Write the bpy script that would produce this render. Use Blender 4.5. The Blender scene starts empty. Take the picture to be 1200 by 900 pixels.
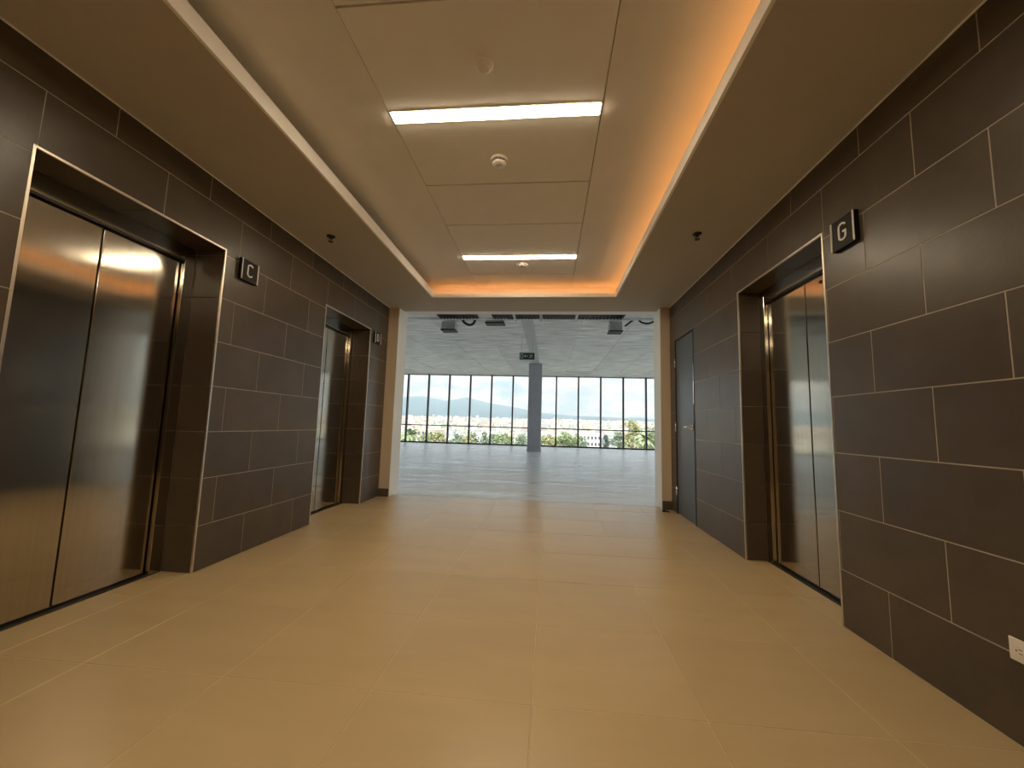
import bpy, bmesh, math, random
from mathutils import Vector, Matrix, noise

random.seed(7)
S = bpy.context.scene
C = S.collection

# ------------------------------------------------------------------ camera
def make_camera():
    yaw, pitch, roll, f_px = -0.0936, 0.1032, 0.0281, 461.46
    f = Vector((math.sin(yaw)*math.cos(pitch), math.cos(yaw)*math.cos(pitch), math.sin(pitch)))
    r = Vector((math.cos(yaw), -math.sin(yaw), 0)); u = r.cross(f)
    c, s = math.cos(roll), math.sin(roll)
    r2 = c*r + s*u; u2 = -s*r + c*u
    cd = bpy.data.cameras.new('camera'); co = bpy.data.objects.new('camera', cd); C.objects.link(co)
    co.matrix_world = Matrix(((r2.x, u2.x, -f.x, 0), (r2.y, u2.y, -f.y, 0), (r2.z, u2.z, -f.z, 1.001), (0, 0, 0, 1)))
    cd.sensor_fit = 'HORIZONTAL'; cd.sensor_width = 36; cd.lens = 36*f_px/1200
    cd.clip_start = 0.03; cd.clip_end = 30000
    S.camera = co
make_camera()

# ------------------------------------------------------------------ exposure, sky, sun
S.view_settings.view_transform = 'Standard'
S.view_settings.look = 'None'
S.view_settings.gamma = 1
S.view_settings.use_curve_mapping = False
S.view_settings.exposure = 0.0
SKY_STRENGTH = 1.14
SUN_STRENGTH = 4.5
FIXTURE = 58.0
COVE = 8.0
S.cycles.max_bounces = 10
S.cycles.diffuse_bounces = 6
S.cycles.glossy_bounces = 5
S.cycles.transparent_max_bounces = 16

def make_world():
    w = bpy.data.worlds.new('cloudy_sky'); S.world = w; w.use_nodes = True
    nt = w.node_tree; nt.nodes.clear(); N = nt.nodes.new; L = nt.links.new
    tc = N('ShaderNodeTexCoord')
    mp = N('ShaderNodeMapping'); mp.inputs['Scale'].default_value = (1, 1, 3.2); L(tc.outputs['Generated'], mp.inputs[0])
    n1 = N('ShaderNodeTexNoise'); n1.inputs['Scale'].default_value = 8.0; n1.inputs['Detail'].default_value = 6; n1.inputs['Roughness'].default_value = .58
    L(mp.outputs[0], n1.inputs['Vector'])
    cr = N('ShaderNodeValToRGB'); L(n1.outputs['Fac'], cr.inputs[0])
    e = cr.color_ramp.elements
    e[0].position = .38; e[0].color = (.46, .60, .72, 1)
    e[1].position = .62; e[1].color = (.96, .985, 1.0, 1)
    m = e.new(.48); m.color = (.64, .71, .76, 1)
    # standard overcast sky: radiance grows as 1 + 2 sin(elevation)
    sx = N('ShaderNodeSeparateXYZ'); L(tc.outputs['Generated'], sx.inputs[0])
    cl = N('ShaderNodeMath'); cl.operation = 'MAXIMUM'; cl.inputs[1].default_value = 0; L(sx.outputs['Z'], cl.inputs[0])
    ma = N('ShaderNodeMath'); ma.operation = 'MULTIPLY_ADD'; ma.inputs[1].default_value = 2*SKY_STRENGTH; ma.inputs[2].default_value = SKY_STRENGTH; L(cl.outputs[0], ma.inputs[0])
    bg = N('ShaderNodeBackground'); L(cr.outputs[0], bg.inputs[0]); L(ma.outputs[0], bg.inputs[1])
    out = N('ShaderNodeOutputWorld'); L(bg.outputs[0], out.inputs[0])
make_world()

sd = bpy.data.lights.new('sun', 'SUN'); sd.energy = SUN_STRENGTH; sd.angle = .02; sd.color = (1, .95, .86)
so = bpy.data.objects.new('sun', sd); C.objects.link(so)
so.rotation_euler = Vector((.10, 1.0, -1.25)).to_track_quat('-Z', 'Y').to_euler()

# ------------------------------------------------------------------ materials
def mat(name, col, rough=.6, metal=0, var=.0, scale=8, bump=0, bscale=60, spec=.5, per_obj=0, detail=4, stretch=(1, 1, 1), aniso=0, rvar=0, col2=None):
    m = bpy.data.materials.new(name); m.use_nodes = True
    nt = m.node_tree; N = nt.nodes.new; L = nt.links.new
    b = nt.nodes['Principled BSDF']
    b.inputs['Roughness'].default_value = rough; b.inputs['Metallic'].default_value = metal
    b.inputs['Specular IOR Level'].default_value = spec
    b.inputs['Base Color'].default_value = (*col, 1)
    tc = N('ShaderNodeTexCoord'); mp = N('ShaderNodeMapping'); mp.inputs['Scale'].default_value = stretch
    geo = N('ShaderNodeNewGeometry'); L(geo.outputs['Position'], mp.inputs[0])
    if var or col2:
        n = N('ShaderNodeTexNoise'); n.inputs['Scale'].default_value = scale; n.inputs['Detail'].default_value = detail
        n.inputs['Roughness'].default_value = .62
        L(mp.outputs[0], n.inputs['Vector'])
        r = N('ShaderNodeMapRange'); r.inputs[1].default_value = .3; r.inputs[2].default_value = .7
        L(n.outputs['Fac'], r.inputs[0])
        mx = N('ShaderNodeMix'); mx.data_type = 'RGBA'
        c2 = col2 or tuple(min(1, c*(1+var)) for c in col)
        c1 = col if col2 else tuple(c*(1-var) for c in col)
        mx.inputs[6].default_value = (*c1, 1); mx.inputs[7].default_value = (*c2, 1)
        L(r.outputs[0], mx.inputs[0]); src = mx.outputs[2]
        if per_obj:
            oi = N('ShaderNodeObjectInfo'); hv = N('ShaderNodeHueSaturation')
            rr = N('ShaderNodeMapRange'); rr.inputs[3].default_value = 1-per_obj; rr.inputs[4].default_value = 1+per_obj
            L(oi.outputs['Random'], rr.inputs[0]); L(rr.outputs[0], hv.inputs['Value']); L(src, hv.inputs['Color']); src = hv.outputs[0]
        L(src, b.inputs['Base Color'])
        if rvar:
            r2 = N('ShaderNodeMapRange'); r2.inputs[1].default_value = .3; r2.inputs[2].default_value = .7
            r2.inputs[3].default_value = rough-rvar; r2.inputs[4].default_value = rough+rvar
            L(n.outputs['Fac'], r2.inputs[0]); L(r2.outputs[0], b.inputs['Roughness'])
    if bump:
        n2 = N('ShaderNodeTexNoise'); n2.inputs['Scale'].default_value = bscale; n2.inputs['Detail'].default_value = 5
        L(mp.outputs[0], n2.inputs['Vector'])
        bp = N('ShaderNodeBump'); bp.inputs['Strength'].default_value = bump; bp.inputs['Distance'].default_value = .01
        L(n2.outputs['Fac'], bp.inputs['Height']); L(bp.outputs[0], b.inputs['Normal'])
    if aniso:
        b.inputs['Anisotropic'].default_value = aniso
        tg = N('ShaderNodeTangent'); tg.direction_type = 'RADIAL'; tg.axis = 'Z'
        b.inputs['Anisotropic Rotation'].default_value = 0
        L(tg.outputs[0], b.inputs['Tangent'])
    return m

def emit(name, col, strength):
    m = bpy.data.materials.new(name); m.use_nodes = True
    nt = m.node_tree; nt.nodes.clear()
    e = nt.nodes.new('ShaderNodeEmission'); e.inputs[0].default_value = (*col, 1); e.inputs[1].default_value = strength
    o = nt.nodes.new('ShaderNodeOutputMaterial'); nt.links.new(e.outputs[0], o.inputs[0])
    return m

def glass(name, tint):
    m = bpy.data.materials.new(name); m.use_nodes = True
    nt = m.node_tree; nt.nodes.clear(); N = nt.nodes.new; L = nt.links.new
    t = N('ShaderNodeBsdfTransparent'); t.inputs[0].default_value = (*tint, 1)
    g = N('ShaderNodeBsdfGlossy'); g.inputs['Roughness'].default_value = .02
    f = N('ShaderNodeFresnel'); f.inputs[0].default_value = 1.35
    mx = N('ShaderNodeMixShader'); L(f.outputs[0], mx.inputs[0]); L(t.outputs[0], mx.inputs[1]); L(g.outputs[0], mx.inputs[2])
    o = N('ShaderNodeOutputMaterial'); L(mx.outputs[0], o.inputs[0])
    return m

M = dict(
    wall_tile=mat('brown_porcelain', (.088, .066, .046), .30, var=.16, scale=3.5, bump=.05, bscale=55, per_obj=.10, spec=.44),
    grout=mat('sand_grout', (.44, .37, .29), .9, var=.1, scale=30),
    floor_tile=mat('beige_porcelain', (.58, .432, .238), .27, var=.035, scale=2.0, bump=.010, bscale=2.2, per_obj=.03, stretch=(.6, 2.2, 1)),
    floor_grout=mat('pale_floor_grout', (.60, .465, .285), .8, var=.08, scale=30),
    soffit=mat('soffit_paint', (.50, .445, .36), .85, var=.015, scale=5),  # base colour set darker than the coffer boards
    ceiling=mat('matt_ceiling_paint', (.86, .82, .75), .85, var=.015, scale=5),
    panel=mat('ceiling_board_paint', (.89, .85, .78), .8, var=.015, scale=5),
    white=mat('white_drywall', (.90, .90, .87), .75, var=.02, scale=4),
    tan=mat('beige_drywall', (.70, .58, .44), .75, var=.02, scale=4),
    base=mat('dark_base_tile', (.09, .07, .055), .45, var=.2, scale=8),
    steel=mat('brushed_steel', (.50, .46, .39), .12, 1, var=.05, scale=60, stretch=(1, 1, .01), aniso=.8),
    trim=mat('satin_trim', (.75, .68, .58), .32, 1, var=.03, scale=40),
    dark_steel=mat('dark_track', (.05, .045, .04), .4, .6, var=.1, scale=40),
    door=mat('charcoal_door_paint', (.065, .070, .078), .30, var=.06, scale=6, bump=.02, bscale=90),
    door_frame=mat('black_frame_paint', (.012, .012, .013), .5, var=.1, scale=20),
    chrome=mat('chrome', (.92, .92, .92), .07, 1, var=.02, scale=30),
    sign=mat('sign_black', (.008, .007, .007), .5, var=.1, scale=30, spec=.25),
    letter=mat('letter_grey', (.88, .83, .78), .45, var=.03, scale=40),
    plastic=mat('white_plastic', (.85, .80, .72), .4, var=.02, scale=40),
    slot=mat('slot_dark', (.05, .045, .04), .6, var=.1, scale=40),
    black=mat('black_metal', (.02, .017, .015), .5, .3, var=.1, scale=40),
    concrete=mat('slab_concrete', (.74, .74, .72), .8, var=.32, scale=2.4, bump=.5, bscale=7, per_obj=.07, stretch=(.7, 3.6, 1), detail=7),
    slab_joint=mat('slab_joint', (.78, .78, .76), .85, var=.1, scale=6),
    office_floor=mat('dusty_concrete_floor', (.70, .71, .72), .34, var=.24, scale=1.3, bump=.3, bscale=5, stretch=(.45, 2.6, 1), rvar=.12, detail=8),
    band=mat('slab_band_grey', (.52, .52, .52), .8, var=.08, scale=4),
    column=mat('column_paint', (.40, .41, .45), .7, var=.06, scale=4),
    mullion=mat('dark_aluminium', (.035, .04, .05), .4, .5, var=.05, scale=30),
    glass=glass('window_glass', (.985, .99, .99)),
    deck=mat('dark_metal_deck', (.030, .032, .032), .6, .3, var=.2, scale=10),
    galv=mat('galvanised_steel', (.42, .45, .46), .45, .5, var=.12, scale=12),
    cable=mat('black_hose', (.015, .014, .013), .6, var=.1, scale=20),
    exit_green=mat('exit_sign_green', (.012, .055, .045), .4, var=.1, scale=20),
    exit_white=mat('exit_sign_white', (.75, .80, .78), .5, var=.03, scale=20),
    bark=mat('bark', (.16, .11, .07), .9, var=.25, scale=3),
    leaf_a=mat('leaf_mid_green', (.27, .33, .17), .7, var=.35, scale=1.2),
    leaf_b=mat('leaf_yellow_green', (.40, .40, .21), .7, var=.3, scale=1.2),
    leaf_c=mat('leaf_grey_green', (.26, .32, .22), .7, var=.3, scale=1.2),
    leaf_d=mat('leaf_blue_green', (.12, .18, .16), .7, var=.3, scale=1.2),
    city_white=mat('render_white', (.78, .74, .70), .8, var=.06, scale=.3),
    city_beige=mat('render_beige', (.62, .52, .42), .8, var=.08, scale=.3),
    city_grey=mat('render_grey', (.42, .43, .45), .8, var=.08, scale=.3),
    city_red=mat('roof_red', (.55, .40, .33), .8, var=.1, scale=.3),
    window_dark=mat('far_window', (.10, .12, .15), .3, var=.1, scale=.5),
    ground=mat('city_ground', (.40, .40, .30), .9, var=.3, scale=.02, col2=(.54, .52, .45)),
    mountain=mat('forested_rock', (.07, .10, .09), .95, var=.3, scale=.004),
    lamp=emit('lamp_diffuser', (1.0, .83, .58), FIXTURE),
    led=emit('amber_led', (1.0, .42, .12), COVE),
    led_lens=emit('amber_led_lens', (1.0, .40, .13), COVE*5.0),
)

# ------------------------------------------------------------------ building helpers
WL = {}
def wloc(p):
    return WL.get(p.name, Vector((0, 0, 0))) if p else Vector((0, 0, 0))

def link(o, parent, world=(0, 0, 0)):
    C.objects.link(o); w = Vector(world); WL[o.name] = w
    o.location = w - wloc(parent)
    if parent: o.parent = parent
    return o

def tag(o, label=None, cat=None, group=None, kind=None):
    if label: o['label'] = label
    if cat: o['category'] = cat
    if group: o['group'] = group
    if kind: o['kind'] = kind
    return o

def empty(name, loc):
    o = bpy.data.objects.new(name, None); o.empty_display_size = .1
    return link(o, None, loc)

def from_bm(name, bm, m, parent=None, loc=(0, 0, 0), smooth=False):
    me = bpy.data.meshes.new(name); bm.normal_update(); bm.to_mesh(me); bm.free()
    for x in (m if isinstance(m, (list, tuple)) else [m]): me.materials.append(x)
    if smooth:
        for p in me.polygons: p.use_smooth = True
    return link(bpy.data.objects.new(name, me), parent, loc)

BOX = {}
def box(name, x, y, z, m, parent=None, ch=0.0):
    d = (round(x[1]-x[0], 4), round(y[1]-y[0], 4), round(z[1]-z[0], 4))
    key = (d, m.name, ch)
    if key not in BOX:
        bm = bmesh.new(); bmesh.ops.create_cube(bm, size=1)
        bmesh.ops.scale(bm, vec=d, verts=bm.verts)
        if ch: bmesh.ops.bevel(bm, geom=bm.edges[:], offset=min(ch, min(d)*.45), segments=1, affect='EDGES')
        me = bpy.data.meshes.new(name); bm.to_mesh(me); bm.free(); me.materials.append(m); BOX[key] = me
    return link(bpy.data.objects.new(name, BOX[key]), parent, ((x[0]+x[1])/2, (y[0]+y[1])/2, (z[0]+z[1])/2))

def add_box(bm, x, y, z, mi=0):
    vs = [bm.verts.new((a, b, c)) for a in x for b in y for c in z]
    for q in ((0, 1, 3, 2), (4, 6, 7, 5), (0, 4, 5, 1), (2, 3, 7, 6), (0, 2, 6, 4), (1, 5, 7, 3)):
        bm.faces.new([vs[i] for i in q]).material_index = mi

def lathe(bm, prof, axis='z', n=24, c=(0, 0, 0)):
    rings = []
    for r, h in prof:
        ring = []
        for i in range(n):
            a = 2*math.pi*i/n; p, q = r*math.cos(a), r*math.sin(a)
            v = {'z': (p, q, h), 'x': (h, p, q), 'y': (p, h, q)}[axis]
            ring.append(bm.verts.new((v[0]+c[0], v[1]+c[1], v[2]+c[2])))
        rings.append(ring)
    for a, b in zip(rings, rings[1:]):
        for i in range(n): bm.faces.new((a[i], a[(i+1) % n], b[(i+1) % n], b[i]))
    bm.faces.new(rings[0]); bm.faces.new(rings[-1])
    bmesh.ops.recalc_face_normals(bm, faces=bm.faces)

def tube(bm, pts, rad, n=8):
    rings = []
    for i, p in enumerate(pts):
        p = Vector(p); a = Vector(pts[max(0, i-1)]); b = Vector(pts[min(len(pts)-1, i+1)])
        t = (b-a).normalized(); up = Vector((0, 0, 1)) if abs(t.z) < .9 else Vector((1, 0, 0))
        s = t.cross(up).normalized(); u = s.cross(t)
        r = rad[i] if isinstance(rad, (list, tuple)) else rad
        rings.append([bm.verts.new(p+r*(math.cos(2*math.pi*k/n)*s+math.sin(2*math.pi*k/n)*u)) for k in range(n)])
    for a, b in zip(rings, rings[1:]):
        for i in range(n): bm.faces.new((a[i], a[(i+1) % n], b[(i+1) % n], b[i]))
    bm.faces.new(rings[0]); bm.faces.new(rings[-1])
    bmesh.ops.recalc_face_normals(bm, faces=bm.faces)

def cells(bm, rect, holes, to3, t0, t1):
    """rectangle (u0,u1,v0,v1) minus rectangular holes, extruded from t0 to t1; one closed solid."""
    u0, u1, v0, v1 = rect
    us = sorted({u0, u1, *[q for h in holes for q in h[:2] if u0 < q < u1]})
    vs = sorted({v0, v1, *[q for h in holes for q in h[2:] if v0 < q < v1]})
    solid = set()
    for i in range(len(us)-1):
        for j in range(len(vs)-1):
            cu, cv = (us[i]+us[i+1])/2, (vs[j]+vs[j+1])/2
            if not any(h[0] < cu < h[1] and h[2] < cv < h[3] for h in holes): solid.add((i, j))
    cache = {}
    def V(i, j, k):
        if (i, j, k) not in cache: cache[(i, j, k)] = bm.verts.new(to3(us[i], vs[j], (t0, t1)[k]))
        return cache[(i, j, k)]
    for i, j in solid:
        for k in (0, 1): bm.faces.new([V(i, j, k), V(i+1, j, k), V(i+1, j+1, k), V(i, j+1, k)])
        for (di, dj, p, q) in ((-1, 0, (i, j), (i, j+1)), (1, 0, (i+1, j), (i+1, j+1)), (0, -1, (i, j), (i+1, j)), (0, 1, (i, j+1), (i+1, j+1))):
            if (i+di, j+dj) not in solid: bm.faces.new([V(*p, 0), V(*q, 0), V(*q, 1), V(*p, 1)])
    bmesh.ops.recalc_face_normals(bm, faces=bm.faces)
    return len(solid)

# ------------------------------------------------------------------ dimensions (metres)
XL, XR, H, YB, YE = -2.25, 1.563, 2.593, -3.3, 5.22
T = .3048
ROWZ = [0, .289] + [.289+T*k for k in range(1, 8)] + [H]
HALF = .2855
NICHE_TOP = 2.158
SLAB = 3.42
XOL, XOR = -2.107, 1.445
YO = 5.55
YW = 19.26
N1, N2, N3 = (1.40, 2.437), (3.682, 4.70), (2.335, 3.37)
DOOR = (4.39, 5.02, 0, 2.112)

# ------------------------------------------------------------------ tiled side walls
def tiled_wall(name, side, x, back, holes, even, label):
    """front face at x; side = +1 for the wall whose face looks to +x."""
    bm = bmesh.new()
    to3 = lambda u, v, t: (x - side*t, u, v)
    cells(bm, (YB, YE, 0, H), holes, to3, .0012, back)
    w = from_bm(name, bm, M['grout']); tag(w, label, 'wall', kind='structure')
    g = .0023
    for r in range(9):
        z0, z1 = ROWZ[r]+g, ROWZ[r+1]-g
        y = (even if r % 2 == 0 else even-HALF) - 14*2*HALF
        while y < YE:
            a, b = max(y+g, YB+.01), min(y+2*HALF-g, YE)
            y += 2*HALF
            if b-a < .01: continue
            hs = [h for h in holes if h[0] < b and h[1] > a and h[2] < z1 and h[3] > z0]
            if not hs:
                xs = sorted((x, x-side*.009))
                box('tile', xs, (a, b), (z0, z1), M['wall_tile'], w, .0012)
            else:
                bm = bmesh.new()
                if cells(bm, (a, b, z0, z1), hs, to3, 0, .009): from_bm('tile', bm, M['wall_tile'], w)
                else: bm.free()
    return w

wl = tiled_wall('wall_left', 1, XL, .24, [(N1[0], N1[1], -1, NICHE_TOP), (N2[0], N2[1], -1, NICHE_TOP)], 2.84, 'brown stone tile wall in running bond holding the door marked C')
wr = tiled_wall('wall_right', -1, XR, .20, [(N3[0], N3[1], -1, NICHE_TOP), (DOOR[0], DOOR[1], -1, DOOR[3])], 2.04, 'brown stone tile wall in running bond holding the door marked G')

def reveal_tiles(w, niche, x, depth, side):
    """tiles on the two sides and the head of a niche"""
    g = .002; xa, xb = x-side*.004, x-side*depth
    xs = tuple(sorted((xa, xb)))
    for r in range(8):
        z0, z1 = ROWZ[r]+g, min(ROWZ[r+1], NICHE_TOP)-g
        if z1-z0 < .01: continue
        for s, y in ((1, niche[0]), (-1, niche[1])):
            ys = tuple(sorted((y-s*.004, y+s*.006)))
            box('tile', xs, ys, (z0, z1), M['wall_tile'], w, .001)
    n = 2; L = (niche[1]-niche[0]-.012)/n
    for i in range(n):
        a = niche[0]+.006+i*L
        box('tile', xs, (a+g, a+L-g), (NICHE_TOP-.006, NICHE_TOP+.004), M['wall_tile'], w, .001)

def lift_door(name, niche, x, depth, side, label, keyhole=False):
    y0, y1 = niche
    d = empty(name, (x, (y0+y1)/2, 0)); tag(d, label, 'elevator door', kind='structure')
    def X(a, b): return tuple(sorted((x-side*a, x-side*b)))
    # bright corner trim round the opening
    t = .009
    for y in (y0, y1):
        s = 1 if y == y0 else -1
        tag(box('corner_trim', X(-.002, .010), tuple(sorted((y-s*.003, y+s*t))), (0, NICHE_TOP+.002), M['trim'], d, .001), 'bright metal corner trim')
    box('corner_trim', X(-.002, .010), (y0, y1), (NICHE_TOP-t, NICHE_TOP+.003), M['trim'], d, .001)
    # metal frame: jambs and head
    f = .082; zt = 2.05; k = .0065
    for y in (y0, y1):
        s = 1 if y == y0 else -1
        box('door_jamb', X(depth, depth+.05), tuple(sorted((y+s*k, y+s*f))), (0, NICHE_TOP-.007), M['steel'], d, .002)
    box('door_head', X(depth, depth+.05), (y0+f, y1-f), (zt, NICHE_TOP-.007), M['steel'], d, .002)
    box('door_track', X(depth+.004, depth+.045), (y0+f+.002, y1-f-.002), (zt-.012, zt-.001), M['dark_steel'], d, .001)
    sm = (y0+y1)/2-.03
    for (a, b) in ((y0+f+.006, sm-.0045), (sm+.0045, y1-f-.008)):
        p = box('door_panel', X(depth+.03, depth+.062), (a, b), (.012, zt-.014), M['steel'], d, .003)
        tag(p, 'brushed steel sliding panel')
        if keyhole and a < sm-.1:
            bm = bmesh.new(); lathe(bm, [(.012, 0), (.012, .004), (.007, .005)], 'x', 14)
            for v in bm.verts: v.co.x *= side
            from_bm('keyhole', bm, M['black'], p, (x-side*(depth+.03), y0+.325, 1.985))
    box('door_sill', X(depth-.004, depth+.062), (y0+.008, y1-.008), (-.004, .006), M['dark_steel'], d, .001)
    return d

DL, DR = .218, .163
reveal_tiles(wl, N1, XL, DL, 1); reveal_tiles(wl, N2, XL, DL, 1); reveal_tiles(wr, N3, XR, DR, -1)
lift_door('door_1', N1, XL, DL, 1, 'wide steel elevator door in the niche beside the letter C sign')
lift_door('door_2', N2, XL, DL, 1, 'farther steel elevator door in the tiled niche beside the beige jamb')
lift_door('door_3', N3, XR, DR, -1, 'steel elevator door below and beside the letter G sign', True)
# shaft walls closing the niches
tag(box('wall_shaft_left', (-2.62, -2.532), (YB, YE), (-.02, 2.75), M['grout']), 'plain shaft wall behind the two elevator doors', 'wall', kind='structure')
tag(box('wall_shaft_right', (1.79, 1.88), (YB, YE), (-.02, 2.75), M['grout']), 'plain shaft wall behind the single elevator door', 'wall', kind='structure')

# ------------------------------------------------------------------ lobby floor
XJ = [-2.467, XL, -1.842, -1.238, -.642, -.040, .570, 1.168, XR, 1.725]
YJ = [YB, -1.94, -1.36, -.78, -.20, .378, .956, 1.530, 2.105, 2.680, 3.265, 3.832, 4.410, 4.985, 5.37]
def lobby_floor():
    f = box('floor', (-2.532, 1.79), (YB, 5.40), (-.12, -.0015), M['floor_grout'])
    tag(f, 'large beige floor tiles of the elevator lobby', 'floor', kind='structure')
    g = .0017
    for j in range(len(YJ)-1):
        for i in range(1, 8):
            a, b = XJ[i], XJ[i+1]
            if j == len(YJ)-2 and i == 1: a = XL
            box('tile', (a+g, b-g), (YJ[j]+g, YJ[j+1]-g), (-.010, 0), M['floor_tile'], f, .0012)
    for (n, xa, xb) in ((N1, XL-DL, XL), (N2, XL-DL, XL), (N3, XR, XR+DR)):
        cuts = [n[0]+.007] + [y for y in YJ if n[0]+.05 < y < n[1]-.05] + [n[1]-.007]
        for a, b in zip(cuts, cuts[1:]):
            box('tile', (xa+g, xb-g), (a+g, b-g), (-.010, 0), M['floor_tile'], f, .0012)
lobby_floor()

# ------------------------------------------------------------------ lobby ceiling: soffit, coves, coffer, access panels
CX0, CX1, CY0, CY1, ZC = -1.495, .795, -2.6, 4.77, 2.79
BX0, BX1, BY0, BY1 = -1.70, 1.02, -2.8, 5.0
FIX = [2.075, 4.03, .12, -1.835]
def lobby_ceiling():
    c = empty('ceiling', (0, 1, H)); tag(c, 'beige dropped ceiling with a raised rectangular coffer', 'ceiling', kind='structure')
    t = (H, H+.03)
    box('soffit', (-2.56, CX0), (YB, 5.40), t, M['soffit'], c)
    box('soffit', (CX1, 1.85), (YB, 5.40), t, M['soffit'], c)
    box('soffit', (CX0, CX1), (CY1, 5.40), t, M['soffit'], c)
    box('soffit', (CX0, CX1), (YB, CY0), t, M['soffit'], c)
    zl = H-.001
    box('edge_bead', (XL, XL+.006), (YB, YE), (H-.007, H), M['panel'], c)
    box('edge_bead', (XR-.006, XR), (YB, YE), (H-.007, H), M['panel'], c)
    box('cove_lip', (CX0-.018, CX0+.001), (CY0, CY1+.001), (zl, 2.682), M['panel'], c, .002)
    box('cove_lip', (CX1-.001, CX1+.018), (CY0, CY1+.001), (zl, 2.672), M['panel'], c, .002)
    box('cove_lip', (CX0, CX1), (CY1-.001, CY1+.018), (zl, 2.638), M['panel'], c, .002)
    box('cove_lip', (CX0, CX1), (CY0-.018, CY0+.001), (zl, 2.65), M['panel'], c, .002)
    z = (H+.03, ZC+.04)
    box('cove_back', (BX0-.03, BX0), (BY0, BY1), z, M['ceiling'], c)
    box('cove_back', (BX1, BX1+.03), (BY0, BY1), z, M['ceiling'], c)
    box('cove_back', (BX0-.03, BX1+.03), (BY1, BY1+.03), z, M['ceiling'], c)
    box('cove_back', (BX0-.03, BX1+.03), (BY0-.03, BY0), z, M['ceiling'], c)
    # raised ceiling: side boards and the middle run of access panels, slots left for the lamps
    px0, px1, g = -.953, .268, .005
    box('coffer_top', (BX0, BX1), (BY0, BY1), (ZC+.05, ZC+.08), M['ceiling'], c)
    box('coffer_board', (BX0, px0-g), (BY0, BY1), (ZC, ZC+.05), M['ceiling'], c)
    box('coffer_board', (px1+g, BX1), (BY0, BY1), (ZC, ZC+.05), M['ceiling'], c)
    cuts = [BY0, -1.15, -.52, .80, 1.455, 2.742, 3.340, 4.50, BY1]
    for a, b in zip(cuts, cuts[1:]):
        hs = [(px0+.005, px1-.005, y-.051, y+.051) for y in FIX if a < y < b]
        bm = bmesh.new()
        cells(bm, (px0, px1, a+g, b-g), hs, lambda u, v, tt: (u, v, tt), ZC-.004, ZC+.05)
        from_bm('access_panel', bm, M['panel'], c)
lobby_ceiling()

# far return wall with the wide opening, its header and white reveals
def end_wall():
    for nm, xa, xb, lab in (('wall_return_left', XL-.3, XOL, 'narrow beige wall return with white edge next to the letter D sign'),
                            ('wall_return_right', XOR, XR+.3, 'narrow beige wall return with white edge next to the charcoal door')):
        e = empty(nm, ((xa+xb)/2, YE, 0)); tag(e, lab, 'wall', kind='structure')
        box('wall_face', (xa, xb), (YE, YE+.012), (0, H), M['tan'], e)
        box('wall_edge', (xa, xb), (YE+.012, YO), (0, H), M['white'], e, .002)
        zb = .105
        if nm.endswith('left'): box('baseboard', (XL, XOL-.002), (YE-.010, YE), (0, zb), M['base'], e, .001)
        else: box('baseboard', (XOR+.002, XR), (YE-.010, YE), (0, zb), M['base'], e, .001)
    tag(box('wall_header', (-9.6, 7.2), (5.40, YO), (H, SLAB), M['white']), 'plain drywall header over the wide lobby opening', 'wall', kind='structure')
    tag(box('wall_core_left', (-9.6, XL-.3), (5.40, YO), (0, H), M['white']), 'white core wall beside the lobby opening facing the empty office', 'wall', kind='structure')
    tag(box('wall_core_right', (XR+.3, 7.2), (5.40, YO), (0, H), M['white']), 'white core wall facing the empty office past the charcoal door', 'wall', kind='structure')
    tag(box('wall_back', (-2.7, 2.0), (YB-.1, YB), (0, H+.3), M['tan']), 'plain beige end wall of the elevator lobby', 'wall', kind='structure')
end_wall()

# ------------------------------------------------------------------ charcoal service door
def service_door():
    y0, y1, _, z1 = DOOR
    d = empty('door_4', (XR, (y0+y1)/2, 0)); tag(d, 'plain charcoal service door with chrome lever in the tiled wall', 'door', kind='structure')
    fw = .022
    box('door_frame', (XR-.004, XR+.12), (y0, y0+fw), (0, z1), M['door_frame'], d, .002)
    box('door_frame', (XR-.004, XR+.12), (y1-fw, y1), (0, z1), M['door_frame'], d, .002)
    box('door_frame', (XR-.004, XR+.12), (y0+fw, y1-fw), (z1-fw, z1), M['door_frame'], d, .002)
    leaf = box('door_leaf', (XR+.004, XR+.048), (y0+fw+.003, y1-fw-.003), (.008, z1-fw-.003), M['door'], d, .002)
    for z in (1.815, 1.03, .27):
        bm = bmesh.new(); lathe(bm, [(.010, -.055), (.010, .055)], 'z', 12)
        from_bm('hinge', bm, M['chrome'], d, (XR-.008, y1-fw-.001, z), True)
    h = empty_part('door_handle', d, (XR, y0+.085, 1.03))
    bm = bmesh.new(); lathe(bm, [(.036, 0), (.037, -.007), (.031, -.013), (.015, -.015), (.014, -.048)], 'x', 24)
    from_bm('rose', bm, M['chrome'], h, (XR+.004, y0+.085, 1.03), True)
    bm = bmesh.new(); tube(bm, [(0, 0, 0), (-.005, .02, 0), (-.006, .06, 0), (-.003, .115, 0), (.010, .13, 0)], [.015, .014, .013, .012, .011], 10)
    from_bm('lever', bm, M['chrome'], h, (XR-.045, y0+.085, 1.03), True)
    box('strike_plate', (XR-.006, XR+.01), (y0+.004, y0+fw-.004), (1.28, 1.72), M['chrome'], d, .001)
def empty_part(name, parent, world):
    o = bpy.data.objects.new(name, None); o.empty_display_size = .05
    return link(o, parent, world)
service_door()

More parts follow.
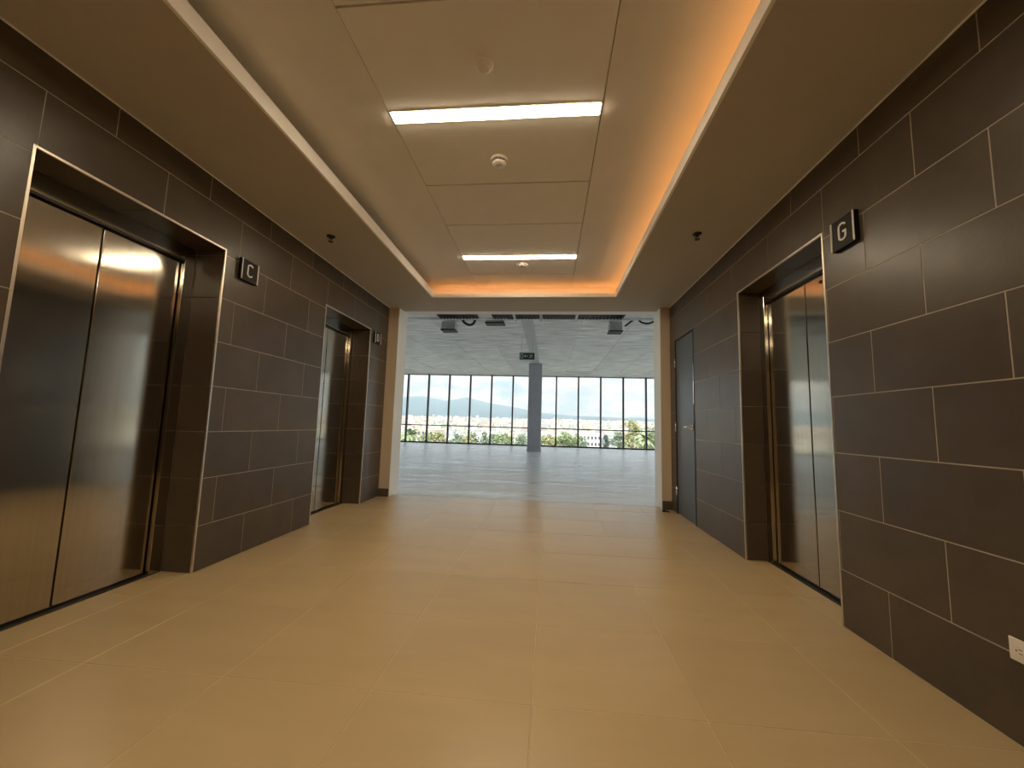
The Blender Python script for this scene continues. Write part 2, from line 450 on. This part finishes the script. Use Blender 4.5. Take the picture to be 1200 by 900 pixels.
# ------------------------------------------------------------------ linear lamps and cove strips
def linear_lamp(y, label):
    x0, x1 = -.945, .260
    r = empty('linear_ceiling_light', (-.342, y, ZC)); tag(r, label, 'ceiling light', 'linear lamps in the coffer')
    t = .004; ty = .010; zb, zt = ZC-.008, ZC+.046; hw = .040
    bm = bmesh.new()
    cells(bm, (x0-t, x1+t, y-hw-ty, y+hw+ty), [(x0, x1, y-hw, y+hw)], lambda u, v, tt: (u, v, tt), zb, zt)
    add_box(bm, (x0-t, x1+t), (y-hw-ty, y+hw+ty), (zt, zt+.003))
    from_bm('housing', bm, M['plastic'], r)
    d = box('diffuser', (x0+.001, x1-.001), (y-hw+.001, y+hw-.001), (ZC-.012, ZC+.030), M['lamp'], r, .002)
    return r
linear_lamp(FIX[0], 'long glowing linear lamp between the round cover plate and the smoke detector')
linear_lamp(FIX[1], 'linear lamp glowing near the end of the coffer above the opening')
linear_lamp(FIX[2], 'linear lamp set in the coffer straight overhead')
linear_lamp(FIX[3], 'linear lamp set in the coffer nearest the back wall')

tag(box('light_strip', (.90, .915), (BY0+.25, BY1-.06), (H+.033, H+.045), M['led']), 'amber light strip hidden in the long glowing cove', 'light strip', 'cove light strips')
ls = empty('light_strip', (-.41, 4.795, H+.03)); tag(ls, 'amber light strip hidden in the short cove above the opening', 'light strip', 'cove light strips')
box('channel', (BX0+.12, .88), (4.789, 4.797), (H+.031, H+.045), M['galv'], ls)
box('channel', (BX0+.12, .88), (4.797, 4.806), (H+.041, H+.045), M['galv'], ls)
box('lens', (BX0+.12, .88), (4.797, 4.802), (H+.032, H+.041), M['led_lens'], ls)

# ------------------------------------------------------------------ ceiling devices
def sprinkler(x, y, label):
    s = empty('sprinkler', (x, y, H)); tag(s, label, 'sprinkler', 'pendent sprinklers in the soffit')
    bm = bmesh.new(); lathe(bm, [(.036, 0), (.036, -.003), (.026, -.008), (.016, -.009)], 'z', 20); from_bm('escutcheon', bm, M['black'], s, (x, y, H))
    bm = bmesh.new(); lathe(bm, [(.010, -.006), (.010, -.022), (.006, -.026)], 'z', 12)
    for k in (-1, 1): tube(bm, [(k*.008, 0, -.02), (k*.014, 0, -.03), (k*.009, 0, -.042), (0, 0, -.046)], .0028, 6)
    from_bm('yoke', bm, M['black'], s, (x, y, H))
    bm = bmesh.new(); lathe(bm, [(.005, -.044), (.021, -.047), (.021, -.049), (.004, -.050)], 'z', 16); from_bm('deflector', bm, M['black'], s, (x, y, H))
sprinkler(-1.917, 3.128, 'small dark sprinkler in the soffit above the elevator wall marked C')
sprinkler(1.183, 3.191, 'small dark sprinkler in the soffit above the elevator wall marked G')

def cover_plate(x, y, r, label):
    s = empty('cover_plate', (x, y, ZC)); tag(s, label, 'cover plate', 'round plates in the coffer ceiling')
    z = ZC-.004
    bm = bmesh.new(); lathe(bm, [(r, 0), (r, -.009), (r*.95, -.013), (r*.82, -.014)], 'z', 32); from_bm('ring', bm, M['plastic'], s, (x, y, z))
    bm = bmesh.new(); lathe(bm, [(r*.74, -.008), (r*.74, -.022), (r*.66, -.025)], 'z', 32); from_bm('plate', bm, M['plastic'], s, (x, y, z))
cover_plate(-.352, 1.765, .046, 'round white cover plate in the coffer above the longer-looking lamp')
cover_plate(-.317, 4.235, .062, 'round white cover plate between the small lamp and the orange cove')

def smoke_detector(x, y):
    s = empty('smoke_detector', (x, y, ZC)); tag(s, 'small white smoke detector with a clear rim between the two lamps', 'smoke detector')
    z = ZC-.004
    bm = bmesh.new(); lathe(bm, [(.058, 0), (.058, -.010), (.054, -.016), (.040, -.017)], 'z', 32); from_bm('base', bm, M['plastic'], s, (x, y, z))
    bm = bmesh.new(); lathe(bm, [(.044, -.026), (.048, -.030), (.042, -.040), (.026, -.046)], 'z', 32); from_bm('chamber', bm, M['plastic'], s, (x, y, z))
    bm = bmesh.new()
    for k in range(10):
        a = 2*math.pi*k/10
        add_box(bm, (.040*math.cos(a)-.003, .040*math.cos(a)+.003), (.040*math.sin(a)-.003, .040*math.sin(a)+.003), (-.028, -.015))
    from_bm('vent_ribs', bm, M['slot'], s, (x, y, z))
    bm = bmesh.new(); lathe(bm, [(.004, -.044), (.004, -.049)], 'z', 10); from_bm('indicator', bm, M['chrome'], s, (x+.012, y+.01, z))
smoke_detector(-.362, 2.475)

# ------------------------------------------------------------------ letter signs
def arc(cx, cy, rx, ry, a0, a1, n=8):
    return [(cx+rx*math.cos(math.radians(a0+(a1-a0)*i/n)), cy+ry*math.sin(math.radians(a0+(a1-a0)*i/n))) for i in range(n+1)]
GLYPH = {
    'C': [arc(0, .30, .26, .20, 20, 180) + arc(0, -.30, .26, .20, 180, 340)],
    'G': [arc(0, .30, .26, .20, 20, 180) + arc(0, -.30, .26, .20, 180, 360) + [(.26, -.02), (.04, -.02)]],
    'D': [[(-.26, -.5), (-.26, .5), (.02, .5)] + arc(.02, .26, .24, .24, 90, 0) + arc(.02, -.26, .24, .24, 0, -90) + [(-.26, -.5)]],
}
def ribbon(bm, pts, w, t):
    n = len(pts); closed = (Vector(pts[0])-Vector(pts[-1])).length < 1e-6
    L = []
    for i, p in enumerate(pts):
        if closed: a = Vector(pts[i-1 if i else n-2]); b = Vector(pts[i+1 if i < n-1 else 1])
        else: a = Vector(pts[max(0, i-1)]); b = Vector(pts[min(n-1, i+1)])
        p = Vector(p); d1 = (p-a); d2 = (b-p)
        d = ((d1.normalized() if d1.length > 1e-6 else Vector((0, 0))) + (d2.normalized() if d2.length > 1e-6 else Vector((0, 0)))).normalized()
        nn = Vector((-d.y, d.x)); ref = d1 if d1.length > 1e-6 else d2
        k = 1/max(.5, abs(nn.dot(Vector((-ref.y, ref.x)).normalized())))
        L.append((p+nn*w/2*k, p-nn*w/2*k))
    vs = [[bm.verts.new((q.x, q.y, h)) for q in pr for h in (0, t)] for pr in L]
    for a, b in zip(vs, vs[1:]):
        for i, j in ((1, 3), (3, 2), (2, 0), (0, 1)): bm.faces.new((a[i], a[j], b[j], b[i]))
    if not closed:
        bm.faces.new((vs[0][0], vs[0][1], vs[0][3], vs[0][2])); bm.faces.new((vs[-1][0], vs[-1][1], vs[-1][3], vs[-1][2]))
    bmesh.ops.recalc_face_normals(bm, faces=bm.faces)

def letter_sign(ch, x, side, y0, y1, z0, z1, label):
    s = empty('letter_sign', (x, (y0+y1)/2, z0)); tag(s, label, 'sign', 'elevator letter signs')
    X = lambda a, b: tuple(sorted((x+side*a, x+side*b)))
    box('plate', X(.001, .026), (y0, y1), (z0, z1), M['sign'], s, .001)
    w = .008
    for a, b in ((y0, y0+w), (y1-w, y1)): box('edge_strip', X(.026, .031), (a, b), (z0+.002, z1-.002), M['letter'], s, .0005)
    bm = bmesh.new(); hgt = .088; rd = -1 if side < 0 else 1      # reading direction along y
    for st in GLYPH[ch]: ribbon(bm, [(p[0]*hgt, p[1]*hgt) for p in st], .0095, .004)
    for v in bm.verts:
        u, q, h = v.co
        v.co = (side*h, (u if side > 0 else -u), q)
    bmesh.ops.recalc_face_normals(bm, faces=bm.faces)
    tag(from_bm('letter', bm, M['letter'], s, (x+side*.026, (y0+y1)/2, (z0+z1)/2+.004)), 'light grey letter ' + ch)
letter_sign('C', XL, 1, 2.552, 2.714, 1.998, 2.155, 'small square black sign with a grey letter C')
letter_sign('D', XL, 1, 4.772, 4.940, 1.998, 2.150, 'small square black sign with a grey letter D by the beige jamb')
letter_sign('G', XR, -1, 2.062, 2.226, 1.985, 2.150, 'small square black sign with a grey letter G')

# ------------------------------------------------------------------ wall outlet
def outlet():
    y0, y1, z0, z1 = 1.440, 1.556, .271, .343
    s = empty('wall_outlet', (XR, (y0+y1)/2, z0)); tag(s, 'white wall outlet plate low on the brown tiles', 'outlet')
    box('cover', (XR-.007, XR-.0005), (y0, y1), (z0, z1), M['plastic'], s, .002)
    for yc in (1.475, 1.521):
        q = box('socket', (XR-.0095, XR-.007), (yc-.016, yc+.016), (.292, .322), M['plastic'], s, .001)
        for k in (-1, 1): box('slot', (XR-.0105, XR-.0094), (yc-.007, yc+.003), (.307+k*.006-.001, .307+k*.006+.001), M['slot'], q)
        bm = bmesh.new(); lathe(bm, [(.0025, 0), (.0025, -.001)], 'x', 10); from_bm('ground_hole', bm, M['slot'], q, (XR-.0094, yc+.010, .307))
    bm = bmesh.new(); lathe(bm, [(.003, 0), (.003, -.0015)], 'x', 10); from_bm('screw', bm, M['trim'], s, (XR-.007, 1.498, .307))
outlet()

# small black rubber stub at the foot of the right return
bm = bmesh.new(); lathe(bm, [(.022, 0), (.024, .012), (.018, .026), (.008, .030)], 'z', 14)
tube(bm, [(.01, 0, .012), (.03, -.02, .012), (.045, -.045, .010)], .007, 6)
tag(from_bm('cable_stub', bm, M['cable'], None, (1.425, 5.07, 0)), 'short black cable stub lying at the foot of the white jamb', 'cable')

# ------------------------------------------------------------------ empty office: floor, slab, column
OX0, OX1 = -9.6, 7.2
def office():
    bm = bmesh.new()
    xs = [OX0] + [-2.3+.04*i for i in range(101)] + [OX1]
    top, bot = [], []
    for x in xs:
        j = .02*noise.noise((x*6, 3.1, 0)) + .014*noise.noise((x*25, 1.7, 0))
        y = 5.385 + j
        top.append((bm.verts.new((x, y, 0)), bm.verts.new((x, YW+.1, 0)))); bot.append((bm.verts.new((x, y, -.3)), bm.verts.new((x, YW+.1, -.3))))
    for i in range(len(xs)-1):
        bm.faces.new((top[i][0], top[i+1][0], top[i+1][1], top[i][1]))
        bm.faces.new((bot[i][0], bot[i+1][0], top[i+1][0], top[i][0]))
        bm.faces.new((top[i][1], top[i+1][1], bot[i+1][1], bot[i][1]))
        bm.faces.new((bot[i+1][0], bot[i][0], bot[i][1], bot[i+1][1]))
    bmesh.ops.recalc_face_normals(bm, faces=bm.faces)
    f = from_bm('office_floor', bm, M['office_floor']); tag(f, 'bare dusty grey concrete floor of the empty office', 'floor', kind='structure')
    # slab with formwork panels
    s = box('office_ceiling', (OX0, OX1), (YB-.2, YW+.25), (SLAB+.012, SLAB+.45), M['slab_joint'])
    tag(s, 'bare concrete slab with formwork panel joints over the empty office', 'ceiling', kind='structure')
    P = 1.18; yj = [8.76, 11.64, 14.66, 17.4, YW+.02]
    x = .73-12*P
    while x < OX1:
        a, b = max(x, OX0), min(x+P, OX1)
        for c, d in zip(yj, yj[1:]):
            dz = random.uniform(-.006, .006)
            box('formwork_panel', (a+.012, b-.012), (c+.012, d-.012), (SLAB+dz, SLAB+.03), M['concrete'], s, .006)
        x += P
    # dark ribbed deck bays nearest the lobby, light beams between them
    bays = [(-2.55, -1.62), (-1.30, -.80), (-.76, -.23), (-.17, .55), (.62, 1.62)]
    for a, b in bays:
        d = empty('metal_deck', ((a+b)/2, 8.0, SLAB)); tag(d, None, None)
        d.parent = s; d.location = Vector(((a+b)/2, 8.0, SLAB))-wloc(s)
        box('deck_sheet', (a, b), (7.2, 8.74), (SLAB+.0, SLAB+.011), M['deck'], d)
        k = a+.04
        while k < b-.03:
            box('deck_rib', (k, k+.022), (7.2, 8.73), (SLAB-.03, SLAB+.001), M['deck'], d); k += .075
    for xx in (-.79, -.205, .585):
        box('deck_beam', (xx-.025, xx+.025), (7.2, 8.9), (SLAB-.035, SLAB+.01), M['galv'], s)
    box('slab_edge_beam', (OX0, OX1), (8.74, 8.80), (SLAB-.03, SLAB+.02), M['concrete'], s, .004)
    # band on the slab running to the column, then the column
    box('slab_band', (-.66, -.38), (8.9, 15.2), (SLAB-.012, SLAB+.012), M['band'], s, .004)
    c = empty('column', (-.53, 15.55, 0)); tag(c, 'square grey concrete column in front of the window wall', 'column', kind='structure')
    box('shaft', (-.79, -.27), (15.3, 15.82), (0, SLAB-.001), M['column'], c, .02)
    box('column_band', (-.80, -.26), (15.29, 15.83), (0, .10), M['column'], c, .006)
office()

# ------------------------------------------------------------------ window walls
def window_wall(name, a0, a1, first, pitch, fixed, axis, label):
    """axis 'x': runs along x at y=fixed; axis 'y': runs along y at x=fixed"""
    w = empty(name, ((a0+a1)/2, fixed, 0) if axis == 'x' else (fixed, (a0+a1)/2, 0)); tag(w, label, 'window', kind='structure')
    def bx(nm, a, p, z, m, ch=.004):
        q = (fixed+p[0], fixed+p[1])
        return box(nm, a, q, z, m, w, ch) if axis == 'x' else box(nm, q, a, z, m, w, ch)
    ms = []; k = first-pitch*math.floor((first-a0)/pitch)
    while k <= a1: ms.append(k); k += pitch
    for k in ms: bx('mullion', (k-.034, k+.034), (-.08, .08), (.0, SLAB), M['mullion'])
    zr = (.845, .893)
    bx('sill_rail', (a0, a1), (-.07, .07), (-.01, .062), M['mullion'])
    bx('head_rail', (a0, a1), (-.05, .05), (SLAB-.045, SLAB+.01), M['galv'])
    ed = [a0]+ms+[a1]
    for a, b in zip(ed, ed[1:]):
        if b-a < .1: continue
        bx('transom', (a+.034, b-.034), (-.05, .05), zr, M['mullion'])
        bx('pane', (a+.034, b-.034), (-.006, .006), (.062, zr[0]), M['glass'], 0)
        bx('pane', (a+.034, b-.034), (-.006, .006), (zr[1], SLAB-.045), M['glass'], 0)
window_wall('window_1', OX0, OX1, .377, 1.0625, YW, 'x', 'tall glazed window wall across the far side of the empty office')
window_wall('window_2', YO, YW-.1, 6.4, 2.1, OX0+.09, 'y', 'glazed side wall of the empty office past the letter D side')
window_wall('window_3', YO, YW-.1, 6.4, 2.1, OX1-.09, 'y', 'glazed side wall of the empty office past the charcoal door side')

# ------------------------------------------------------------------ things hanging under the office slab
def service_box(x0, x1, y0, y1, z0, z1, label):
    r = empty('hanging_box', ((x0+x1)/2, (y0+y1)/2, z0)); tag(r, label, 'metal box', 'galvanised boxes under the slab')
    box('housing', (x0+.015, x1-.015), (y0+.015, y1-.015), (z0+.03, z1), M['galv'], r, .004)
    box('flange', (x0, x1), (y0, y1), (z0, z0+.03), M['deck'], r, .003)
    for xx in (x0+.03, x1-.03):
        bm = bmesh.new(); tube(bm, [(xx, (y0+y1)/2, z1-.01), (xx, (y0+y1)/2, SLAB+.005)], .006, 6); from_bm('hanger_rod', bm, M['black'], r)
service_box(-2.55, -2.20, 8.85, 9.15, 3.165, 3.37, 'small galvanised box hung lowest under the slab near the white jamb')
service_box(-1.50, -1.05, 8.82, 9.10, 3.325, 3.40, 'shallow wide galvanised box hung close under the slab')
service_box(1.33, 1.64, 8.85, 9.15, 3.15, 3.37, 'galvanised box hung under the slab near the looped black hose')

def hose(name, pts, r, label):
    P = [Vector(p) for p in pts]; out = []
    for i in range(len(P)-1):
        a, b, c, d = P[max(0, i-1)], P[i], P[i+1], P[min(len(P)-1, i+2)]
        for k in range(6):
            t = k/6
            out.append(.5*((2*b)+(c-a)*t+(2*a-5*b+4*c-d)*t*t+(3*b-a-3*c+d)*t**3))
    out.append(P[-1])
    bm = bmesh.new(); tube(bm, out, r, 8)
    tag(from_bm(name, bm, M['cable'], None, (0, 0, 0), True), label, 'hose')
hose('flexible_hose', [(1.70, 8.95, 3.30), (1.80, 8.85, 3.37), (1.92, 8.8, 3.43), (2.03, 8.8, 3.35), (2.16, 8.8, 3.32), (2.28, 8.8, 3.36), (2.36, 8.8, 3.42)], .022, 'black flexible hose sagging in a loop under the slab')
hose('flexible_duct', [(-2.05, 8.95, 3.42), (-1.98, 8.9, 3.34), (-1.88, 8.9, 3.30), (-1.80, 8.95, 3.34), (-1.74, 8.9, 3.42)], .03, 'short dark flexible duct curling between two galvanised boxes')

def exit_sign():
    y = 10.6
    x0, x1, z0, z1 = -.818, -.388, 2.765, 2.985
    s = empty('exit_sign', ((x0+x1)/2, y, z0)); tag(s, 'dark green hanging exit sign with white border before the column', 'sign')
    box('panel', (x0, x1), (y, y+.03), (z0, z1), M['exit_white'], s, .003)
    box('face', (x0+.016, x1-.012), (y-.004, y), (z0+.016, z1-.016), M['exit_green'], s, .001)
    bm = bmesh.new()
    # door outline, arrow and running figure
    pts = lambda L: [(x0+p[0], z0+p[1]) for p in L]
    def rb(L, w=.012): ribbon(bm, pts(L), w, .003)
    rb([(.05, .05), (.05, .17), (.10, .17), (.10, .05), (.05, .05)], .010)
    rb([(.14, .11), (.24, .11)], .014); rb([(.17, .14), (.14, .11), (.17, .08)], .012)
    rb([(.335, .135), (.315, .095), (.29, .085), (.275, .05)], .013); rb([(.315, .095), (.345, .07), (.365, .05)], .013)
    rb([(.28, .125), (.30, .138), (.335, .135), (.36, .115), (.38, .125)], .010); rb([(.345, .158), (.348, .170)], .022)
    for v in bm.verts: v.co = (v.co.x, y-.004-v.co.z, v.co.y)
    bmesh.ops.recalc_face_normals(bm, faces=bm.faces)
    from_bm('pictogram', bm, M['exit_white'], s)
    for xx in (x0+.06, x1-.06):
        bm = bmesh.new(); tube(bm, [(xx, y+.015, z1-.005), (xx, y+.015, SLAB+.0)], .004, 6); from_bm('hanger_rod', bm, M['galv'], s)
exit_sign()

# ------------------------------------------------------------------ outside: ground, city, mountains
def ground_z(d):
    return -16 + max(0, d-500)*.0275
def outside():
    bm = bmesh.new(); ds = [21, 60, 120, 250, 500, 900, 1500, 2300, 3200, 4600]; n = 24; rows = []
    for d in ds:
        rows.append([bm.verts.new(((-1+2*i/n)*(d*1.6+260), d, ground_z(d))) for i in range(n+1)])
    for a, b in zip(rows, rows[1:]):
        for i in range(n): bm.faces.new((a[i], a[i+1], b[i+1], b[i]))
    bmesh.ops.recalc_face_normals(bm, faces=bm.faces)
    tag(from_bm('ground', bm, M['ground']), 'hazy lowland around the city below the windows', 'ground', kind='structure')
    bm = bmesh.new(); rnd = random.Random(3)
    for i in range(2600):
        d = 225*(2300/225)**(rnd.random()**.75); x = rnd.uniform(-.78, .78)*d*.85
        h = rnd.uniform(3, 7)*(1+.5*(rnd.random() > .9)); w = rnd.uniform(5, 13); dp = rnd.uniform(5, 12); z = ground_z(d)
        h *= 1+d/2500
        add_box(bm, (x-w/2, x+w/2), (d-dp/2, d+dp/2), (z-2, z+h), rnd.choice((0, 0, 0, 0, 1, 1, 2, 2, 3)))
    o = from_bm('city_houses', bm, [M['city_white'], M['city_beige'], M['city_grey'], M['city_red']])
    tag(o, 'mass of tiny pale houses spreading to the foot of the mountains', 'city', kind='stuff')
    bm = bmesh.new(); rnd = random.Random(5)
    for i in range(900):
        d = 230*(1900/230)**(rnd.random()**.8); x = rnd.uniform(-.7, .7)*d; z = ground_z(d); r = rnd.uniform(2, 4.5)
        m = Matrix.Translation((x, d, z+r*1.1)) @ Matrix.Scale(1.1, 4, (0, 0, 1))
        bmesh.ops.create_icosphere(bm, subdivisions=1, radius=r, matrix=m)
    for v in bm.verts: v.co += Vector((rnd.uniform(-.6, .6), rnd.uniform(-.6, .6), rnd.uniform(-.6, .6)))
    tag(from_bm('foliage', bm, M['leaf_c']), 'distant green treetops scattered among the pale houses', 'trees', kind='stuff')
    # mountain range
    rid = [(-4200, 150), (-3000, 190), (-2300, 215), (-1817, 227), (-1586, 250), (-1467, 265), (-1311, 274), (-1173, 250), (-1064, 228), (-903, 256), (-832, 274), (-724, 243), (-584, 214), (-369, 183), (-220, 158), (-56, 128), (99, 118), (298, 107), (505, 108), (729, 97), (1025, 88), (1309, 71), (2200, 95), (3200, 130), (4200, 120)]
    def rz(x):
        for a, b in zip(rid, rid[1:]):
            if a[0] <= x <= b[0]: return a[1]+(b[1]-a[1])*(x-a[0])/(b[0]-a[0])
        return 100
    bm = bmesh.new(); nx = 210; prof = [(2400, 0), (2800, .25), (3200, .5), (3600, .78), (4000, 1), (4400, .8), (4900, 0)]; rows = []
    for d, k in prof:
        row = []
        for i in range(nx+1):
            x = -4200+8400*i/nx; base = 30; t = rz(x)
            j = 0 if k in (0, 1) else 26*noise.noise((x*.006, d*.004, 1.3))
            row.append(bm.verts.new((x*(.62+.38*d/4000), d, (base+(t-base)*k if k else 20)+j)))
        rows.append(row)
    for a, b in zip(rows, rows[1:]):
        for i in range(nx): bm.faces.new((a[i], a[i+1], b[i+1], b[i]))
    bmesh.ops.recalc_face_normals(bm, faces=bm.faces)
    tag(from_bm('mountains', bm, M['mountain'], smooth=True), 'long blue hazy mountain range on the horizon', 'mountains', kind='structure')
outside()

# ------------------------------------------------------------------ trees and nearer buildings below the windows
def crown_mesh(kind, seed):
    rnd = random.Random(seed); bm = bmesh.new()
    def leafq(p, s):
        n = Vector((rnd.gauss(0, 1), rnd.gauss(0, 1), rnd.gauss(0, 1)+.6)).normalized(); t = n.orthogonal().normalized(); b = n.cross(t)
        a = rnd.uniform(0, 6.28); t, b = t*math.cos(a)+b*math.sin(a), b*math.cos(a)-t*math.sin(a)
        bm.faces.new([bm.verts.new(p+q) for q in (t*s, b*s*.55, -t*s, -b*s*.55)])
    if kind == 'palm':
        for k in range(30):
            a = 2*math.pi*k/30*3.1; el = rnd.uniform(-.2, 1.2); L = rnd.uniform(2.6, 3.4); prev = None
            for i in range(7):
                s = i/6; r = L*s*math.cos(el); z = L*s*math.sin(el)-1.4*s*s
                p = Vector((r*math.cos(a), r*math.sin(a), z)); w = .42*math.sin(math.pi*(.12+.85*s)); side = Vector((-math.sin(a), math.cos(a), -.25))*w
                cur = (bm.verts.new(p+side), bm.verts.new(p+Vector((0, 0, .1))), bm.verts.new(p-side))
                if prev: bm.faces.new((prev[0], prev[1], cur[1], cur[0])); bm.faces.new((prev[1], prev[2], cur[2], cur[1]))
                prev = cur
    else:
        nb, R, Hh = {'round': (16, 2.6, 2.8), 'wide': (20, 3.2, 2.4), 'tall': (18, 2.2, 4.2), 'cone': (12, .9, 3.2)}[kind]
        for k in range(nb):
            v = Vector((rnd.gauss(0, 1), rnd.gauss(0, 1), rnd.gauss(0, 1))).normalized()*rnd.uniform(.35, .95)
            sh = (1-(v.z+1)*.42) if kind == 'cone' else 1
            c = Vector((v.x*R*sh, v.y*R*sh, v.z*Hh)); rr = rnd.uniform(.7, 1.25)*(.5 if kind == 'cone' else 1)
            for i in range(46):
                d = Vector((rnd.gauss(0, 1), rnd.gauss(0, 1), rnd.gauss(0, 1))).normalized()*rr*rnd.uniform(.75, 1.05)
                leafq(c+d, rnd.uniform(.28, .5))
    me = bpy.data.meshes.new('crown'); bm.to_mesh(me); bm.free()
    return me, {'round': 2.8, 'wide': 2.4, 'tall': 4.2, 'cone': 3.2, 'palm': 1.6}[kind]

def tree(name, kind, m, x, y, top, label, seed, sc=1.0):
    g = ground_z(y); me, up = crown_mesh(kind, seed); me.materials.append(m)
    t = empty(name, (x, y, g)); tag(t, label, 'palm tree' if kind == 'palm' else 'tree', 'trees below the window wall')
    cz = top-up*sc-.4
    o = bpy.data.objects.new('crown', me); link(o, t, (x, y, cz)); o.scale = (sc, sc, sc)
    bm = bmesh.new(); rnd = random.Random(seed+50)
    tube(bm, [(0, 0, 0), (rnd.uniform(-.2, .2), 0, (cz-g)*.5), (0, 0, cz-g)], [.35, .27, .16], 7)
    if kind != 'palm':
        for k in range(5):
            a = k*1.3; tube(bm, [(0, 0, (cz-g)*.75), (math.cos(a)*.9, math.sin(a)*.9, cz-g), (math.cos(a)*1.6, math.sin(a)*1.6, cz-g+1.2)], [.14, .09, .04], 5)
    from_bm('trunk', bm, M['bark'], t, (x, y, g))
A, B, Cc, D = M['leaf_a'], M['leaf_b'], M['leaf_c'], M['leaf_d']
TREES = [
    ('palm_tree', 'palm', A, -42.6, 120, -1.4, 'bright green palm seen through the bay nearest the letter D jamb', 1.3),
    ('broadleaf_tree', 'wide', Cc, -41.0, 134, -3.6, 'low grey-green tree close beside the bright green palm', 1.1),
    ('broadleaf_tree', 'wide', B, -33.3, 118, -2.4, 'dull yellow-green tree in the second bay from the letter D jamb', 1.0),
    ('broadleaf_tree', 'round', Cc, -28.5, 126, -3.0, 'small grey-green tree in the third bay from the letter D jamb', 1.0),
    ('broadleaf_tree', 'tall', B, -23.5, 117, -1.8, 'bright yellow-green tree in the third bay from the letter D jamb', .9),
    ('broadleaf_tree', 'wide', Cc, -19.2, 130, -2.3, 'wide grey-green tree in the fourth bay from the letter D jamb', 1.1),
    ('broadleaf_tree', 'round', A, -12.8, 118, -2.4, 'dark green tree in the fifth bay from the letter D jamb', 1.1),
    ('broadleaf_tree', 'tall', Cc, -8.6, 122, -2.0, 'grey-green tree half hidden by the grey column', .9),
    ('broadleaf_tree', 'round', B, -.2, 119, -2.2, 'yellow-green tree just past the grey column', .8),
    ('broadleaf_tree', 'wide', A, 6.0, 120, -1.7, 'rounded bright green tree in the second bay past the column', 1.0),
    ('broadleaf_tree', 'tall', B, 24.0, 116, 3.6, 'tall yellow-green tree rising above the window transom', .95),
    ('broadleaf_tree', 'wide', Cc, 22.3, 128, -1.3, 'grey-green tree at the foot of the tall yellow-green tree', .8),
    ('palm_tree', 'palm', A, 25.3, 107, -.2, 'ragged palm beside the tall yellow-green tree', 1.15),
    ('broadleaf_tree', 'round', Cc, 31.0, 121, .6, 'grey-green tree seen in the narrow last bay by the white jamb', 1.0),
    ('cypress_tree', 'cone', D, 16.9, 118, -1.2, 'narrow blue-green cypress in front of the pale flat-roofed building', .9),
]
rt = random.Random(11)
ORD = ('first', 'second', 'third', 'fourth', 'fifth', 'sixth', 'seventh', 'eighth', 'ninth', 'tenth', 'eleventh', 'twelfth', 'thirteenth', 'fourteenth', 'fifteenth')
nb = 0
for i in range(15):
    x = -53 + i*6.3 + rt.uniform(-.8, .8)
    if 12.0 < x < 27.5: continue
    nb += 1
    TREES.append(('broadleaf_tree', rt.choice(('round', 'wide', 'wide')), rt.choice((A, B, Cc)), x, (140, 151)[i % 2], rt.uniform(-4.2, -2.9), ORD[nb-1] + ' tree of the back row counted from the letter D jamb', 1.25))
for i, (nm, kd, m, x, y, top, lab, sc) in enumerate(TREES): tree(nm, kd, m, x, y, top+1.0, lab, 20+i, sc*1.12)

def far_building(x0, x1, y0, y1, top, m, label, rows, cols, roof=None):
    g = ground_z(y0)
    b = empty('far_building', ((x0+x1)/2, y0, g)); tag(b, label, 'building', 'nearer buildings below the window wall')
    box('wall', (x0, x1), (y0, y1), (g, top), m, b)
    box('roof', (x0-.3, x1+.3), (y0-.3, y1+.3), (top, top+.35), roof or M['city_white'], b)
    w = (x1-x0)/cols; h = 2.9
    for r in range(rows):
        for c in range(cols):
            xc = x0+w*(c+.5); zc = top-1.6-r*h
            box('window', (xc-w*.28, xc+w*.28), (y0-.06, y0+.02), (zc-.7, zc+.7), M['window_dark'], b)
far_building(14.5, 24.5, 186, 200, -2.4, M['city_white'], 'pale flat-roofed building behind the narrow cypress', 3, 6)
far_building(23.5, 28.0, 168, 180, -3.6, M['city_grey'], 'low blue-grey building at the foot of the narrow cypress', 2, 3, M['city_grey'])
far_building(-66, -54, 190, 205, -2.6, M['city_beige'], 'beige flat-roofed building behind the bright green palm', 3, 6)

# ------------------------------------------------------------------ haze in front of the mountains
hm = bpy.data.materials.new('valley_haze'); hm.use_nodes = True
nt = hm.node_tree; nt.nodes.clear()
vs = nt.nodes.new('ShaderNodeVolumeScatter'); vs.inputs['Color'].default_value = (.27, .45, .66, 1); vs.inputs['Density'].default_value = .0006
ov = nt.nodes.new('ShaderNodeOutputMaterial'); nt.links.new(vs.outputs[0], ov.inputs['Volume'])
hz = box('haze', (-5000, 5000), (420, 4950), (-30, 290), hm)
tag(hz, 'pale blue haze lying in the valley before the mountains', 'haze', kind='stuff')
